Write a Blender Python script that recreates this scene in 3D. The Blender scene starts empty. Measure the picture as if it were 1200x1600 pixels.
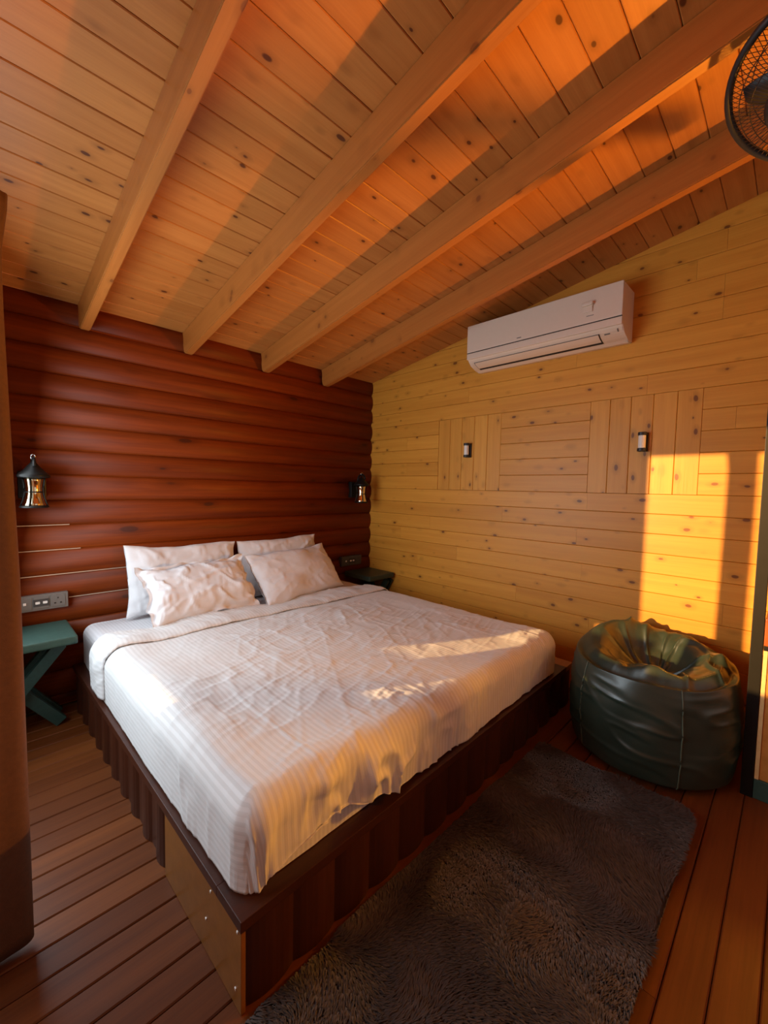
import bpy, bmesh, math, random
import numpy as np
from mathutils import Vector, Matrix

S = bpy.context.scene
COL = S.collection
random.seed(7)

# ------------------------------------------------------------------ camera
F_PX = 647.54
yaw, pitch, roll = 0.7879, -0.0578, 0.0207
cy_, sy_, cp_, sp_, cr_, sr_ = (math.cos(yaw), math.sin(yaw), math.cos(pitch), math.sin(pitch),
                                math.cos(roll), math.sin(roll))
fwd = Vector((sy_ * cp_, cy_ * cp_, sp_))
right = Vector((cy_, -sy_, 0))
up = right.cross(fwd)
r2 = cr_ * right + sr_ * up
u2 = -sr_ * right + cr_ * up
cam_d = bpy.data.cameras.new('camera')
cam_d.sensor_fit = 'VERTICAL'
cam_d.sensor_height = 24.0
cam_d.lens = F_PX / 1600 * 24.0
cam_d.clip_start = 0.02
cam = bpy.data.objects.new('camera', cam_d)
CAM_LOC = Vector((-2.7553, -2.9423, 1.2846))
M = Matrix((r2, u2, -fwd)).transposed().to_4x4()
M.translation = CAM_LOC
cam.matrix_world = M
COL.objects.link(cam)
S.camera = cam

# ------------------------------------------------------------------ world, sun, window light
S.view_settings.view_transform = 'Standard'
S.view_settings.look = 'None'
S.view_settings.exposure = 0.0
S.view_settings.gamma = 1.0
S.view_settings.use_curve_mapping = False

W = bpy.data.worlds.new('world')
W.use_nodes = True
S.world = W
bg = W.node_tree.nodes['Background']
bg.inputs['Color'].default_value = (0.95, 0.93, 0.92, 1)
bg.inputs['Strength'].default_value = 0.35

def lamp_light(name, kind, loc, direction, energy, color, **kw):
    d = bpy.data.lights.new(name, kind)
    d.energy = energy
    d.color = color
    for k, v in kw.items():
        setattr(d, k, v)
    o = bpy.data.objects.new(name, d)
    o.location = loc
    o.rotation_euler = Vector(direction).to_track_quat('-Z', 'Y').to_euler()
    COL.objects.link(o)
    return o

SUN_EL = math.radians(8.5)
sun_h = Vector((1, -0.443, 0)).normalized()
sun_dir = Vector((sun_h.x, sun_h.y, -math.tan(SUN_EL)))
lamp_light('sun', 'SUN', (-6, 2, 3), sun_dir, 9.5, (1.0, 0.56, 0.18), angle=math.radians(0.55))
# daylight through the openings of the left wall and the glazed front wall behind the camera
lamp_light('window_daylight', 'AREA', (-3.04, -0.88, 1.25), (1, -0.60, -0.10), 40, (0.80, 0.92, 1.0),
           shape='RECTANGLE', size=1.7, size_y=1.15)
lamp_light('door_daylight', 'AREA', (-1.3, -4.72, 1.45), (0, 1, 0.10), 2.5, (1.0, 0.82, 0.62),
           shape='RECTANGLE', size=2.0, size_y=1.6)

# ------------------------------------------------------------------ room numbers
SLOPE = 0.1707
ZC = 2.278                      # ceiling height at the log wall
LOGP, LOGZ = 0.14, 2.300        # log pitch, top groove
ROWP, ROWZ = 0.113, 1.282       # pine board pitch, reference line
Y_END, X_END = -4.60, -3.00
def ceil_z(y): return ZC - SLOPE * y

# ------------------------------------------------------------------ numpy noise
_rng = np.random.RandomState(3)
_perm = _rng.rand(256, 256)
def vnoise(x, y, seed=0):
    x = np.asarray(x, float) + seed * 17.31
    y = np.asarray(y, float) + seed * 9.77
    xi, yi = np.floor(x).astype(int), np.floor(y).astype(int)
    fx, fy = x - xi, y - yi
    fx = fx * fx * fx * (fx * (fx * 6 - 15) + 10); fy = fy * fy * fy * (fy * (fy * 6 - 15) + 10)
    p = lambda i, j: _perm[i & 255, j & 255]
    return ((p(xi, yi) * (1 - fx) + p(xi + 1, yi) * fx) * (1 - fy)
            + (p(xi, yi + 1) * (1 - fx) + p(xi + 1, yi + 1) * fx) * fy) * 2 - 1
def fbm(x, y, seed=0, o=4):
    t = 0; a = 1; n = 0
    for i in range(o):
        t = t + a * vnoise(x * 2 ** i, y * 2 ** i, seed + i); n += a; a *= .5
    return t / n
def ridge(x, y, seed=0):
    return 1 - 2 * np.abs(vnoise(x, y, seed))
def sstep(a, b, x):
    t = np.clip((x - a) / (b - a), 0, 1)
    return t * t * (3 - 2 * t)

# ------------------------------------------------------------------ materials
def mat(name):
    m = bpy.data.materials.new(name)
    m.use_nodes = True
    nt = m.node_tree
    return m, nt, nt.nodes['Principled BSDF']
class N:
    """tiny node helper"""
    def __init__(s, nt): s.nt = nt
    def node(s, t, **kw):
        n = s.nt.nodes.new(t)
        for k, v in kw.items(): setattr(n, k, v)
        return n
    def link(s, a, b): s.nt.links.new(a, b)
    def math(s, op, a, b=None, c=None, clamp=False):
        n = s.node('ShaderNodeMath', operation=op, use_clamp=clamp)
        for i, v in enumerate((a, b, c)):
            if v is None: continue
            if isinstance(v, (int, float)): n.inputs[i].default_value = v
            else: s.link(v, n.inputs[i])
        return n.outputs[0]
    def vmath(s, op, a, b):
        n = s.node('ShaderNodeVectorMath', operation=op)
        for i, v in enumerate((a, b)):
            if isinstance(v, tuple): n.inputs[i].default_value = v
            else: s.link(v, n.inputs[i])
        return n.outputs[0]
    def noise(s, vec, scale, detail=3, rough=.5):
        n = s.node('ShaderNodeTexNoise')
        n.inputs['Scale'].default_value = scale
        n.inputs['Detail'].default_value = detail
        n.inputs['Roughness'].default_value = rough
        s.link(vec, n.inputs['Vector'])
        return n.outputs['Fac']
    def ramp(s, fac, stops):
        n = s.node('ShaderNodeValToRGB')
        e = n.color_ramp.elements
        while len(e) < len(stops): e.new(0.5)
        for el, (p, c) in zip(e, stops):
            el.position = p; el.color = (c[0], c[1], c[2], 1)
        s.link(fac, n.inputs[0])
        return n.outputs[0]
    def mix(s, fac, a, b, mode='MIX'):
        n = s.node('ShaderNodeMix', data_type='RGBA', blend_type=mode)
        for k, v in ((0, fac), (6, a), (7, b)):
            if isinstance(v, (int, float)): n.inputs[k].default_value = v
            elif isinstance(v, tuple): n.inputs[k].default_value = (*v, 1)
            else: s.link(v, n.inputs[k])
        return n.outputs[2]
    def smooth(s, v, a, b):
        n = s.node('ShaderNodeMapRange', interpolation_type='SMOOTHSTEP')
        n.inputs[1].default_value = a; n.inputs[2].default_value = b
        s.link(v, n.inputs[0])
        return n.outputs[0]

KS = 1.0
def wood(name, light, dark, knot=(0.10, 0.03, 0.01), knots=1.0, rough=.42, spec=.35, tone=.22,
         knot_scale=(8.5, 15.0, 8.0), grain=1.0, coat=0.0, bump=.12):
    m, nt, b = mat(name)
    n = N(nt)
    tc = n.node('ShaderNodeTexCoord').outputs['Object']
    oi = n.node('ShaderNodeObjectInfo').outputs['Random']
    off = n.node('ShaderNodeCombineXYZ')
    n.link(n.math('MULTIPLY', oi, 53.0), off.inputs[0])
    n.link(n.math('MULTIPLY', oi, 31.0), off.inputs[1])
    n.link(n.math('MULTIPLY', oi, 17.0), off.inputs[2])
    v = n.vmath('ADD', tc, off.outputs[0])
    vo = n.node('ShaderNodeTexVoronoi', feature='F1')
    vo.inputs['Scale'].default_value = 1.0
    wob = n.node('ShaderNodeTexNoise'); wob.inputs['Scale'].default_value = 9; wob.inputs['Detail'].default_value = 2
    n.link(v, wob.inputs['Vector'])
    wv = n.vmath('MULTIPLY', n.vmath('SUBTRACT', wob.outputs['Color'], (.5, .5, .5)), (.035, .012, .01))
    vk = n.vmath('MULTIPLY', n.vmath('ADD', v, wv), knot_scale)
    n.link(vk, vo.inputs['Vector'])
    d = vo.outputs['Distance']
    sep = n.node('ShaderNodeSeparateColor'); n.link(vo.outputs['Color'], sep.inputs[0])
    gate = n.math('GREATER_THAN', sep.outputs[0], .22)
    size = n.math('MULTIPLY_ADD', sep.outputs[1], .11, .045)
    rel = n.math('DIVIDE', d, size)
    core = n.math('MULTIPLY', n.math('SUBTRACT', 1.0, n.smooth(rel, .75, 1.15)), gate)
    halo = n.math('MULTIPLY', n.math('SUBTRACT', 1.0, n.smooth(rel, .8, 3.2)), gate)
    # grain runs along local x and bends round the knots
    bend = n.node('ShaderNodeCombineXYZ')
    n.link(n.math('MULTIPLY', halo, .012), bend.inputs[1])
    vg = n.vmath('MULTIPLY', n.vmath('ADD', n.vmath('ADD', v, wv), bend.outputs[0]), (.9, 26, 26))
    g1 = n.noise(vg, 1.0, 4, .6)
    g2 = n.noise(n.vmath('MULTIPLY', v, (5, 190, 190)), 1.0, 2)
    fac = n.math('ADD', n.math('MULTIPLY', n.math('SUBTRACT', g1, .5), 1.5 * grain),
                 n.math('MULTIPLY', n.math('SUBTRACT', g2, .5), .45 * grain))
    fac = n.math('ADD', fac, .45, clamp=True)
    col = n.ramp(fac, [(.1, light), (.55, tuple(.5 * (a + c) for a, c in zip(light, dark))), (1.0, dark)])
    tn = n.math('MULTIPLY_ADD', n.math('SUBTRACT', n.math('FRACT', n.math('MULTIPLY', oi, 7.31)), .5), tone * 2, 1.0)
    tv = n.node('ShaderNodeCombineXYZ')
    n.link(tn, tv.inputs[0]); n.link(n.math('POWER', tn, 1.25), tv.inputs[1]); n.link(n.math('POWER', tn, 1.5), tv.inputs[2])
    col = n.mix(1.0, col, tv.outputs[0], 'MULTIPLY')
    if knots:
        col = n.mix(n.math('MULTIPLY', halo, .38 * knots), col, tuple(c * .55 for c in dark))
        col = n.mix(n.math('MULTIPLY', core, .92 * min(knots, 1)), col, knot)
    n.link(col, b.inputs['Base Color'])
    b.inputs['Roughness'].default_value = rough
    b.inputs['Specular IOR Level'].default_value = spec
    b.inputs['Coat Weight'].default_value = coat
    b.inputs['Coat Roughness'].default_value = .25
    if bump:
        bp = n.node('ShaderNodeBump'); bp.inputs['Strength'].default_value = bump; bp.inputs['Distance'].default_value = .002
        n.link(n.math('ADD', g1, g2), bp.inputs['Height'])
        n.link(bp.outputs[0], b.inputs['Normal'])
    return m

def plain(name, color, rough=.5, metal=0.0, spec=.5, var=.08, scale=30, bump=0.0, coat=0.0):
    m, nt, b = mat(name)
    n = N(nt)
    tc = n.node('ShaderNodeTexCoord').outputs['Object']
    f = n.noise(tc, scale, 3)
    lo = tuple(c * (1 - var) for c in color); hi = tuple(min(1, c * (1 + var)) for c in color)
    n.link(n.ramp(f, [(.3, lo), (.7, hi)]), b.inputs['Base Color'])
    b.inputs['Roughness'].default_value = rough
    b.inputs['Metallic'].default_value = metal
    b.inputs['Specular IOR Level'].default_value = spec
    b.inputs['Coat Weight'].default_value = coat
    if bump:
        bp = n.node('ShaderNodeBump'); bp.inputs['Strength'].default_value = bump; bp.inputs['Distance'].default_value = .003
        n.link(n.noise(tc, scale * 6, 2), bp.inputs['Height'])
        n.link(bp.outputs[0], b.inputs['Normal'])
    return m

def linen(name, c_hi, c_lo, period):
    """white bed linen with a woven satin stripe along the cloth (uv in metres)"""
    m, nt, b = mat(name)
    n = N(nt)
    uv = n.node('ShaderNodeUVMap').outputs[0]
    sx = n.node('ShaderNodeSeparateXYZ'); n.link(uv, sx.inputs[0])
    wave = n.math('SINE', n.math('MULTIPLY', sx.outputs[0], 2 * math.pi / period))
    st = n.smooth(wave, -.35, .35)
    fine = n.noise(n.vmath('MULTIPLY', uv, (700, 700, 1)), 1.0, 2)
    col = n.mix(st, c_lo, c_hi)
    n.link(col, b.inputs['Base Color'])
    n.link(n.math('MULTIPLY_ADD', st, -.25, .8), b.inputs['Roughness'])
    b.inputs['Specular IOR Level'].default_value = .3
    b.inputs['Sheen Weight'].default_value = .15
    bp = n.node('ShaderNodeBump'); bp.inputs['Strength'].default_value = .18; bp.inputs['Distance'].default_value = .002
    n.link(n.math('ADD', n.math('MULTIPLY', fine, .3), st), bp.inputs['Height'])
    n.link(bp.outputs[0], b.inputs['Normal'])
    return m

PINE_WALL = wood('pine_wall_wood', (.70, .315, .042), (.56, .215, .022), knot=(.17, .05, .008), tone=.06)
PINE_PANEL = wood('pine_panel_wood', (.72, .335, .048), (.56, .22, .024), knot=(.18, .055, .009), tone=.07)
PINE_CEIL = wood('pine_ceiling_wood', (.55, .212, .048), (.41, .136, .026), knot=(.09, .022, .007), tone=.07)
PINE_BEAM = wood('pine_beam_wood', (.48, .172, .034), (.36, .115, .020), knot=(.13, .035, .012), tone=.05, knots=.6)
LOG = wood('varnished_log_wood', (.25, .042, .004), (.080, .012, .002), knot=(.05, .012, .005), knots=.8, rough=.46,
           spec=.19, tone=.16, knot_scale=(2.6, 7, 5), grain=.9)
FLOOR = wood('floor_plank_wood', (.165, .045, .009), (.092, .023, .005), knot=(.05, .018, .008), knots=.5, rough=.42, spec=.24,
             tone=.22, knot_scale=(2.2, 8, 5), grain=1.1)
BEDWOOD = wood('bed_mahogany_wood', (.060, .015, .006), (.030, .008, .004), knot=(.02, .006, .004), knots=.4, rough=.38, spec=.4,
               tone=.12, grain=.8)
BEDPANEL = wood('bed_panel_wood', (.27, .100, .018), (.17, .06, .010), knot=(.03, .008, .004), knots=.5, rough=.42, spec=.4, tone=.02, grain=.8)
LEDGE_PALE = wood('bed_ledge_pale_wood', (.36, .19, .08), (.24, .11, .045), knots=.2, rough=.3, tone=.02)
COUNTER = wood('red_counter_wood', (.42, .10, .02), (.25, .05, .01), knots=.2, rough=.35, tone=.02)
SIDEBOARD = wood('counter_panel_wood', (.62, .27, .06), (.45, .17, .03), knots=.2, rough=.45, tone=.02)
PALE_EDGE = wood('pale_edge_wood', (.80, .55, .25), (.68, .42, .16), knots=0, rough=.5, tone=.02)
BLACK = plain('black_metal', (.010, .009, .008), .42, .3, spec=.35)
BLACKP = plain('black_plastic', (.020, .018, .018), .45)
GREEN = plain('green_paint', (.031, .078, .063), .5, scale=60, var=.12, bump=.05)
DGREEN = plain('dark_green_paint', (.028, .048, .034), .42, scale=60, var=.12, bump=.05)
AC_WARM = plain('air_conditioner_warm_cast', (.72, .58, .46), .38, var=.01)  # white casing, with the warm cast of the room light put into its colour
GAP = plain('dark_gap', (.02, .015, .012), .8)
GREYP = plain('grey_plastic', (.16, .145, .13), .45, var=.03)
DGREYP = plain('dark_grey_plastic', (.055, .05, .047), .4, var=.03)
WHITEP = plain('white_plastic', (.8, .78, .74), .4, var=.02)
CHROME = plain('mirrored_amber_glass', (.93, .80, .55), .07, 1.0, var=.02)
STEEL = plain('bright_steel', (.7, .68, .66), .25, 1.0)
SHADE = plain('opal_shade', (.80, .74, .66), .35, var=.03)
CURT = plain('brown_curtain_cloth', (.115, .046, .020), .8, var=.10, scale=90, bump=.2)
PALE_SEAM = plain('pale_seam_line', (.55, .40, .28), .7)
SLAB = plain('wall_core_wood', (.30, .16, .06), .8)
LINEN = linen('striped_white_linen', (.735, .735, .735), (.665, .66, .655), .020)
SHEET = linen('striped_white_sheet', (.73, .72, .74), (.66, .65, .67), .016)
PILLOWC = plain('white_pillow_cotton', (.75, .735, .745), .7, var=.01, scale=120, bump=.05, spec=.3)

def leather():
    m, nt, b = mat('dark_green_leatherette')
    n = N(nt)
    tc = n.node('ShaderNodeTexCoord').outputs['Object']
    f = n.noise(tc, 6, 4)
    n.link(n.ramp(f, [(.3, (.020, .034, .024)), (.7, (.030, .046, .033))]), b.inputs['Base Color'])
    n.link(n.math('MULTIPLY_ADD', f, .2, .26), b.inputs['Roughness'])
    b.inputs['Specular IOR Level'].default_value = .75
    bp = n.node('ShaderNodeBump'); bp.inputs['Strength'].default_value = .12; bp.inputs['Distance'].default_value = .002
    n.link(n.noise(tc, 260, 2), bp.inputs['Height']); n.link(bp.outputs[0], b.inputs['Normal'])
    return m
LEATHER = leather()
PIPING = plain('olive_piping', (.10, .12, .08), .5)

def rugmat():
    m, nt, b = mat('brown_grey_fur')
    n = N(nt)
    tc = n.node('ShaderNodeTexCoord').outputs['Object']
    f = n.noise(tc, 5.5, 4); g = n.noise(tc, 60, 3)
    c = n.ramp(n.math('ADD', n.math('MULTIPLY', f, .65), n.math('MULTIPLY', g, .35)),
               [(.30, (.038, .027, .023)), (.5, (.062, .046, .040)), (.72, (.105, .083, .074))])
    n.link(c, b.inputs['Base Color'])
    b.inputs['Roughness'].default_value = .85
    b.inputs['Specular IOR Level'].default_value = .2
    b.inputs['Sheen Weight'].default_value = .2
    return m
RUG = rugmat()
def mesh_guard():
    return plain('fan_guard_wire', (.05, .03, .02), .5, .3)
GUARD = mesh_guard()

# ------------------------------------------------------------------ object helpers
def link(name, me, m, parent=None, smooth=False):
    o = bpy.data.objects.new(name, me)
    COL.objects.link(o)
    if m is not None and not me.materials: me.materials.append(m)
    if parent is not None: o.parent = parent
    if smooth:
        me.polygons.foreach_set('use_smooth', [True] * len(me.polygons))
    return o
def tag(o, label=None, cat=None, group=None, kind=None):
    if label: o['label'] = label
    if cat: o['category'] = cat
    if group: o['group'] = group
    if kind: o['kind'] = kind
    return o
def empty(name, loc, rz=0.0):
    o = bpy.data.objects.new(name, None)
    o.empty_display_size = .1
    o.location = loc; o.rotation_euler = (0, 0, rz)
    COL.objects.link(o)
    return o
def from_bm(name, bm, m, parent=None, smooth=False):
    bmesh.ops.recalc_face_normals(bm, faces=bm.faces)
    me = bpy.data.meshes.new(name)
    bm.to_mesh(me); bm.free()
    return link(name, me, m, parent, smooth)
def from_np(name, V, Fc, m, parent=None, smooth=True, uv=None):
    me = bpy.data.meshes.new(name)
    me.from_pydata([tuple(v) for v in np.asarray(V, float)], [], [tuple(int(i) for i in f) for f in Fc])
    if uv is not None:
        l = me.uv_layers.new(name='UVMap')
        idx = np.zeros(len(me.loops), int); me.loops.foreach_get('vertex_index', idx)
        l.data.foreach_set('uv', np.asarray(uv, float)[idx].ravel())
    me.update()
    return link(name, me, m, parent, smooth)
def bm_box(bm, lo, hi, bev=0.0, seg=2):
    r = bmesh.ops.create_cube(bm, size=1.0)
    vs = r['verts']
    for v in vs:
        v.co = Vector([lo[i] + (v.co[i] + .5) * (hi[i] - lo[i]) for i in range(3)])
    if bev:
        es = list({e for v in vs for e in v.link_edges})
        bmesh.ops.bevel(bm, geom=es, offset=bev, segments=seg, affect='EDGES', profile=.6)
def box(name, lo, hi, m, parent=None, bev=0.004, seg=2, smooth=False):
    bm = bmesh.new(); bm_box(bm, lo, hi, bev, seg)
    return from_bm(name, bm, m, parent, smooth)
def bm_prism(bm, prof, x0, x1):
    a = [bm.verts.new((x0, y, z)) for y, z in prof]
    b = [bm.verts.new((x1, y, z)) for y, z in prof]
    k = len(prof)
    for i in range(k):
        j = (i + 1) % k
        bm.faces.new((a[i], a[j], b[j], b[i]))
    bm.faces.new(a[::-1]); bm.faces.new(b)
def board_profile(w, t, c=.0035, gap=.0007):
    h = w / 2 - gap
    return [(-h, -t), (h, -t), (h, -c), (h - c, 0), (-h + c, 0), (-h, -c)]
def log_profile(w, depth, back, seg=9):
    p = [(-w / 2, -back), (w / 2, -back)]
    for i in range(seg + 1):
        a = 1 - 2 * i / seg
        p.append((a * w / 2, depth * max(0, 1 - abs(a) ** 2.2)))
    return p
def axes(ox, oy, oz, loc):
    m = Matrix((Vector(ox).normalized(), Vector(oy).normalized(), Vector(oz).normalized())).transposed().to_4x4()
    m.translation = loc
    return m
def strip(name, prof, length, m, mw, parent, cut=None, smooth=False):
    """a length of moulding: local x along it (centred), local z outward; cut = (point, normal) in world keeps the inner side"""
    bm = bmesh.new()
    bm_prism(bm, prof, -length / 2, length / 2)
    if cut:
        inv = mw.inverted()
        co = inv @ Vector(cut[0]); no = (inv.to_3x3() @ Vector(cut[1])).normalized()
        g = bm.verts[:] + bm.edges[:] + bm.faces[:]
        r = bmesh.ops.bisect_plane(bm, geom=g, plane_co=co, plane_no=no, clear_outer=True)
        es = [e for e in r['geom_cut'] if isinstance(e, bmesh.types.BMEdge)]
        if es: bmesh.ops.contextual_create(bm, geom=es)
        if not bm.faces: bm.free(); return None
    o = from_bm(name, bm, m, parent, smooth)
    o.matrix_world = mw
    return o
def tube(bm, pts, r, n=8, closed=False):
    """tube along points"""
    P = [Vector(p) for p in pts]
    rings = []
    k = len(P)
    for i, p in enumerate(P):
        if closed: t = P[(i + 1) % k] - P[i - 1]
        else: t = P[min(i + 1, k - 1)] - P[max(i - 1, 0)]
        t.normalize()
        a = t.cross(Vector((0, 0, 1)))
        if a.length < .05: a = t.cross(Vector((1, 0, 0)))
        a.normalize(); b = t.cross(a)
        rr = r[i] if isinstance(r, (list, tuple)) else r
        rings.append([bm.verts.new(p + rr * (math.cos(2 * math.pi * j / n) * a + math.sin(2 * math.pi * j / n) * b)) for j in range(n)])
    for i in range(k if closed else k - 1):
        A, B = rings[i], rings[(i + 1) % k]
        for j in range(n):
            bm.faces.new((A[j], A[(j + 1) % n], B[(j + 1) % n], B[j]))
    if not closed:
        bm.faces.new(rings[0][::-1]); bm.faces.new(rings[-1])
def lathe(bm, prof, n=24, c=(0, 0)):
    rings = []
    for r, z in prof:
        rings.append([bm.verts.new((c[0] + r * math.cos(2 * math.pi * j / n), c[1] + r * math.sin(2 * math.pi * j / n), z)) for j in range(n)])
    for A, B in zip(rings, rings[1:]):
        for j in range(n):
            bm.faces.new((A[j], A[(j + 1) % n], B[(j + 1) % n], B[j]))
    bm.faces.new(rings[0][::-1]); bm.faces.new(rings[-1])

# ================================================================== STRUCTURE
# ---- floor
floor = tag(box('floor', (X_END - .1, Y_END - .1, -.12), (.12, .12, -.022), SLAB, bev=0), kind='structure')
fp = 0.0935
y = -1.17 + fp * 12
k = 0
while y > Y_END:
    y1 = min(y, 0.0); y0 = max(y - fp, Y_END)
    if y1 - y0 > .02:
        cuts = [X_END, 0.0]
        jx = random.uniform(-2.1, -.9)
        if k % 3 == 1: cuts = [X_END, jx, 0.0]
        for a, b in zip(cuts, cuts[1:]):
            strip('plank', board_profile(y1 - y0, .02, .0035, .0012), b - a - .001, FLOOR,
                  axes((1, 0, 0), (0, 1, 0), (0, 0, 1), ((a + b) / 2, (y0 + y1) / 2, random.uniform(-.0008, 0))), floor)
    y -= fp; k += 1

# ---- log wall behind the bed
wall_back = tag(box('wall_back', (X_END, .035, -.02), (0, .12, ZC + .02), SLAB, bev=0), kind='structure')
for k in range(0, 17):
    zt = min(LOGZ - k * LOGP, ZC + .015); zb = max(LOGZ - (k + 1) * LOGP, 0.001)
    o = strip('log', log_profile(zt - zb, .022 * min(1, (zt - zb) / .13), .033, 12), -X_END, LOG,
              axes((1, 0, 0), (0, 0, 1), (0, -1, 0), (X_END / 2, 0, (zt + zb) / 2)), wall_back, smooth=False)
    for p in o.data.polygons: p.use_smooth = abs(p.normal.x) < .5 and p.normal.z > -.5 and len(p.vertices) == 4 and p.normal.z > .02
for gz, x0, x1 in ((LOGZ - 10 * LOGP, -2.62, -2.30), (LOGZ - 11 * LOGP, -2.62, -2.02), (LOGZ - 12 * LOGP, -2.36, -2.05), (LOGZ - 9 * LOGP, -2.62, -2.35)):
    s = box('seam_line', (x0, -.006, gz - .0022), (x1, .004, gz + .0022), PALE_SEAM, wall_back, bev=0)  # thin pale strip along part of a log groove
    s['label'] = 'thin pale line between logs'

# ---- pine board wall
wall_right = tag(box('wall_right', (.022, Y_END, -.02), (.12, .12, ZC + .02), SLAB, bev=0), kind='structure')
bm = bmesh.new()
bm_prism(bm, [(Y_END, ZC + .02), (0.12, ZC + .02), (Y_END, ceil_z(Y_END))], .022, .12)
from_bm('wall_gable', bm, SLAB, wall_right)
CUT = ((0, 0, ZC + .004), (0, SLOPE, 1))
def hboard(y1, y0, k, m=PINE_WALL):
    za, zb = ROWZ + k * ROWP, ROWZ + (k + 1) * ROWP
    za = max(za, .001)
    strip('board', board_profile(zb - za, .02, .0022), y1 - y0 - .0008, m,
          axes((0, -1, 0), (0, 0, 1), (-1, 0, 0), (random.uniform(0, .0012), (y0 + y1) / 2, (za + zb) / 2)), wall_right, cut=CUT)
P1 = (-.820, -1.387); P2 = (-1.999, -2.562)
joints = {-1: (-2.005,), -2: (-1.42, -3.4), -3: (-.75, -1.95), -4: (-.42, -2.95), -5: (-1.03, -1.99, -3.3), -6: (-.62, -2.7),
          -7: (-1.55, -3.2), -8: (-.9, -2.05), -9: (-1.3, -3.0), 5: (-2.3,), 6: (-1.1, -2.9), 7: (-1.9,), 8: (-2.62,), 9: (-1.2, -2.62), 10: (-2.5,), 11: (-2.62,)}
for k in range(-12, 16):
    y_hi = -.001 if ROWZ + k * ROWP < ZC else -(ROWZ + k * ROWP - ZC) / SLOPE - .01
    if y_hi < Y_END + .05: continue
    if 0 <= k < 5:
        segs = [(y_hi, P1[0]), (P1[1], P2[0]), (P2[1], Y_END)]
        if k in (1, 3): segs = [(y_hi, -.47), (-.47, P1[0]), (P1[1], P2[0]), (P2[1], -3.3 + .2 * k), (-3.3 + .2 * k, Y_END)]
    else:
        cs = [y_hi] + [j for j in joints.get(k, (-1.7 - .37 * (k % 3),)) if j < y_hi - .1] + [Y_END]
        segs = list(zip(cs, cs[1:]))
    for a, b in segs: hboard(a, b, k)
for pa, pb in (P1, P2):
    w = (pa - pb) / 5
    for i in range(5):
        yc = pa - (i + .5) * w
        strip('board', board_profile(w, .02, .0026), 5 * ROWP - .002, PINE_PANEL,
              axes((0, 0, 1), (0, 1, 0), (-1, 0, 0), (random.uniform(0, .001), yc, ROWZ + 2.5 * ROWP)), wall_right)

# ---- left wall with the window and glazed door openings, front wall behind the camera
WIN = (-.28, -1.46)   # opening beyond the curtain
wl = [((X_END - .1, -.28, 0), (X_END, .12, ZC + .05)),
      ((X_END - .1, -2.60, 2.02), (X_END, -.28, 2.32)),
      ((X_END - .1, -2.60, 0), (X_END, -.28, .30)),
      ((X_END - .1, Y_END, 0), (X_END, -2.60, 2.32))]
bm = bmesh.new()
for lo, hi in wl: bm_box(bm, lo, hi)
bm_prism(bm, [(Y_END, 2.32), (0.12, 2.32), (0.12, ceil_z(0.12)), (Y_END, ceil_z(Y_END))], X_END - .1, X_END)
wall_left = tag(from_bm('wall_left', bm, SLAB), kind='structure')
win = box('window_1', (X_END - .07, -2.60, 1.995), (X_END + .012, -.28, 2.024), BEDWOOD, bev=.003)
tag(win, kind='structure')
box('window_sill', (X_END - .07, -2.60, .30), (X_END + .02, -.28, .325), BEDWOOD, win, bev=.003)
for yj in (-.31, -2.60): box('window_jamb', (X_END - .07, yj, .326), (X_END + .010, yj + .03, 1.994), BEDWOOD, win, bev=.003)
bm = bmesh.new()
for lo, hi in (((X_END - .1, Y_END - .1, 0), (-2.4, Y_END, ceil_z(Y_END))), ((-.2, Y_END - .1, 0), (.12, Y_END, ceil_z(Y_END))),
               ((-2.4, Y_END - .1, 0), (-.2, Y_END, .6)), ((-2.4, Y_END - .1, 2.3), (-.2, Y_END, ceil_z(Y_END)))):
    bm_box(bm, lo, hi)
wall_front = tag(from_bm('wall_front', bm, SLAB), kind='structure')
# unseen blockers added outside the left wall to shape the sun patches
VX = -3.36                      # their plane; offsets follow the sun from the wall plane
def vy(y_): return y_ - (VX + 2.99) * .443
def vz(z_): return z_ - (VX + 2.99) * .1635
blockers = tag(box('sun_blocker_1', (VX - .02, vy(-1.0), vz(.95)), (VX + .02, 1.2, vz(2.1)), SLAB, bev=0), kind='structure')
for nm, y0, y1, z0, z1 in (('blocker_board', -2.7, 1.3, .63, .70), ('blocker_board', -2.7, -1.20, .765, .87), ('blocker_board', -2.7, -1.30, .70, .765),
                           ('blocker_board', -1.30, -1.238, .735, .765), ('blocker_board', -.76, 1.3, .70, .95), ('blocker_post', -1.20, -.96, .70, .95),
                           ('blocker_board', -.96, -.76, .70, .758), ('blocker_board', -.775, 1.3, .575, .63), ('blocker_board', -2.7, -1.09, .575, .63)):
    box(nm, (VX - .02, vy(y0), vz(z0)), (VX + .02, vy(y1), vz(z1)), SLAB, blockers, bev=0)
box('blocker_panel', (VX - .02, vy(-2.7), 0), (VX + .02, vy(1.3), vz(.575)), SLAB, blockers, bev=0)

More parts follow.
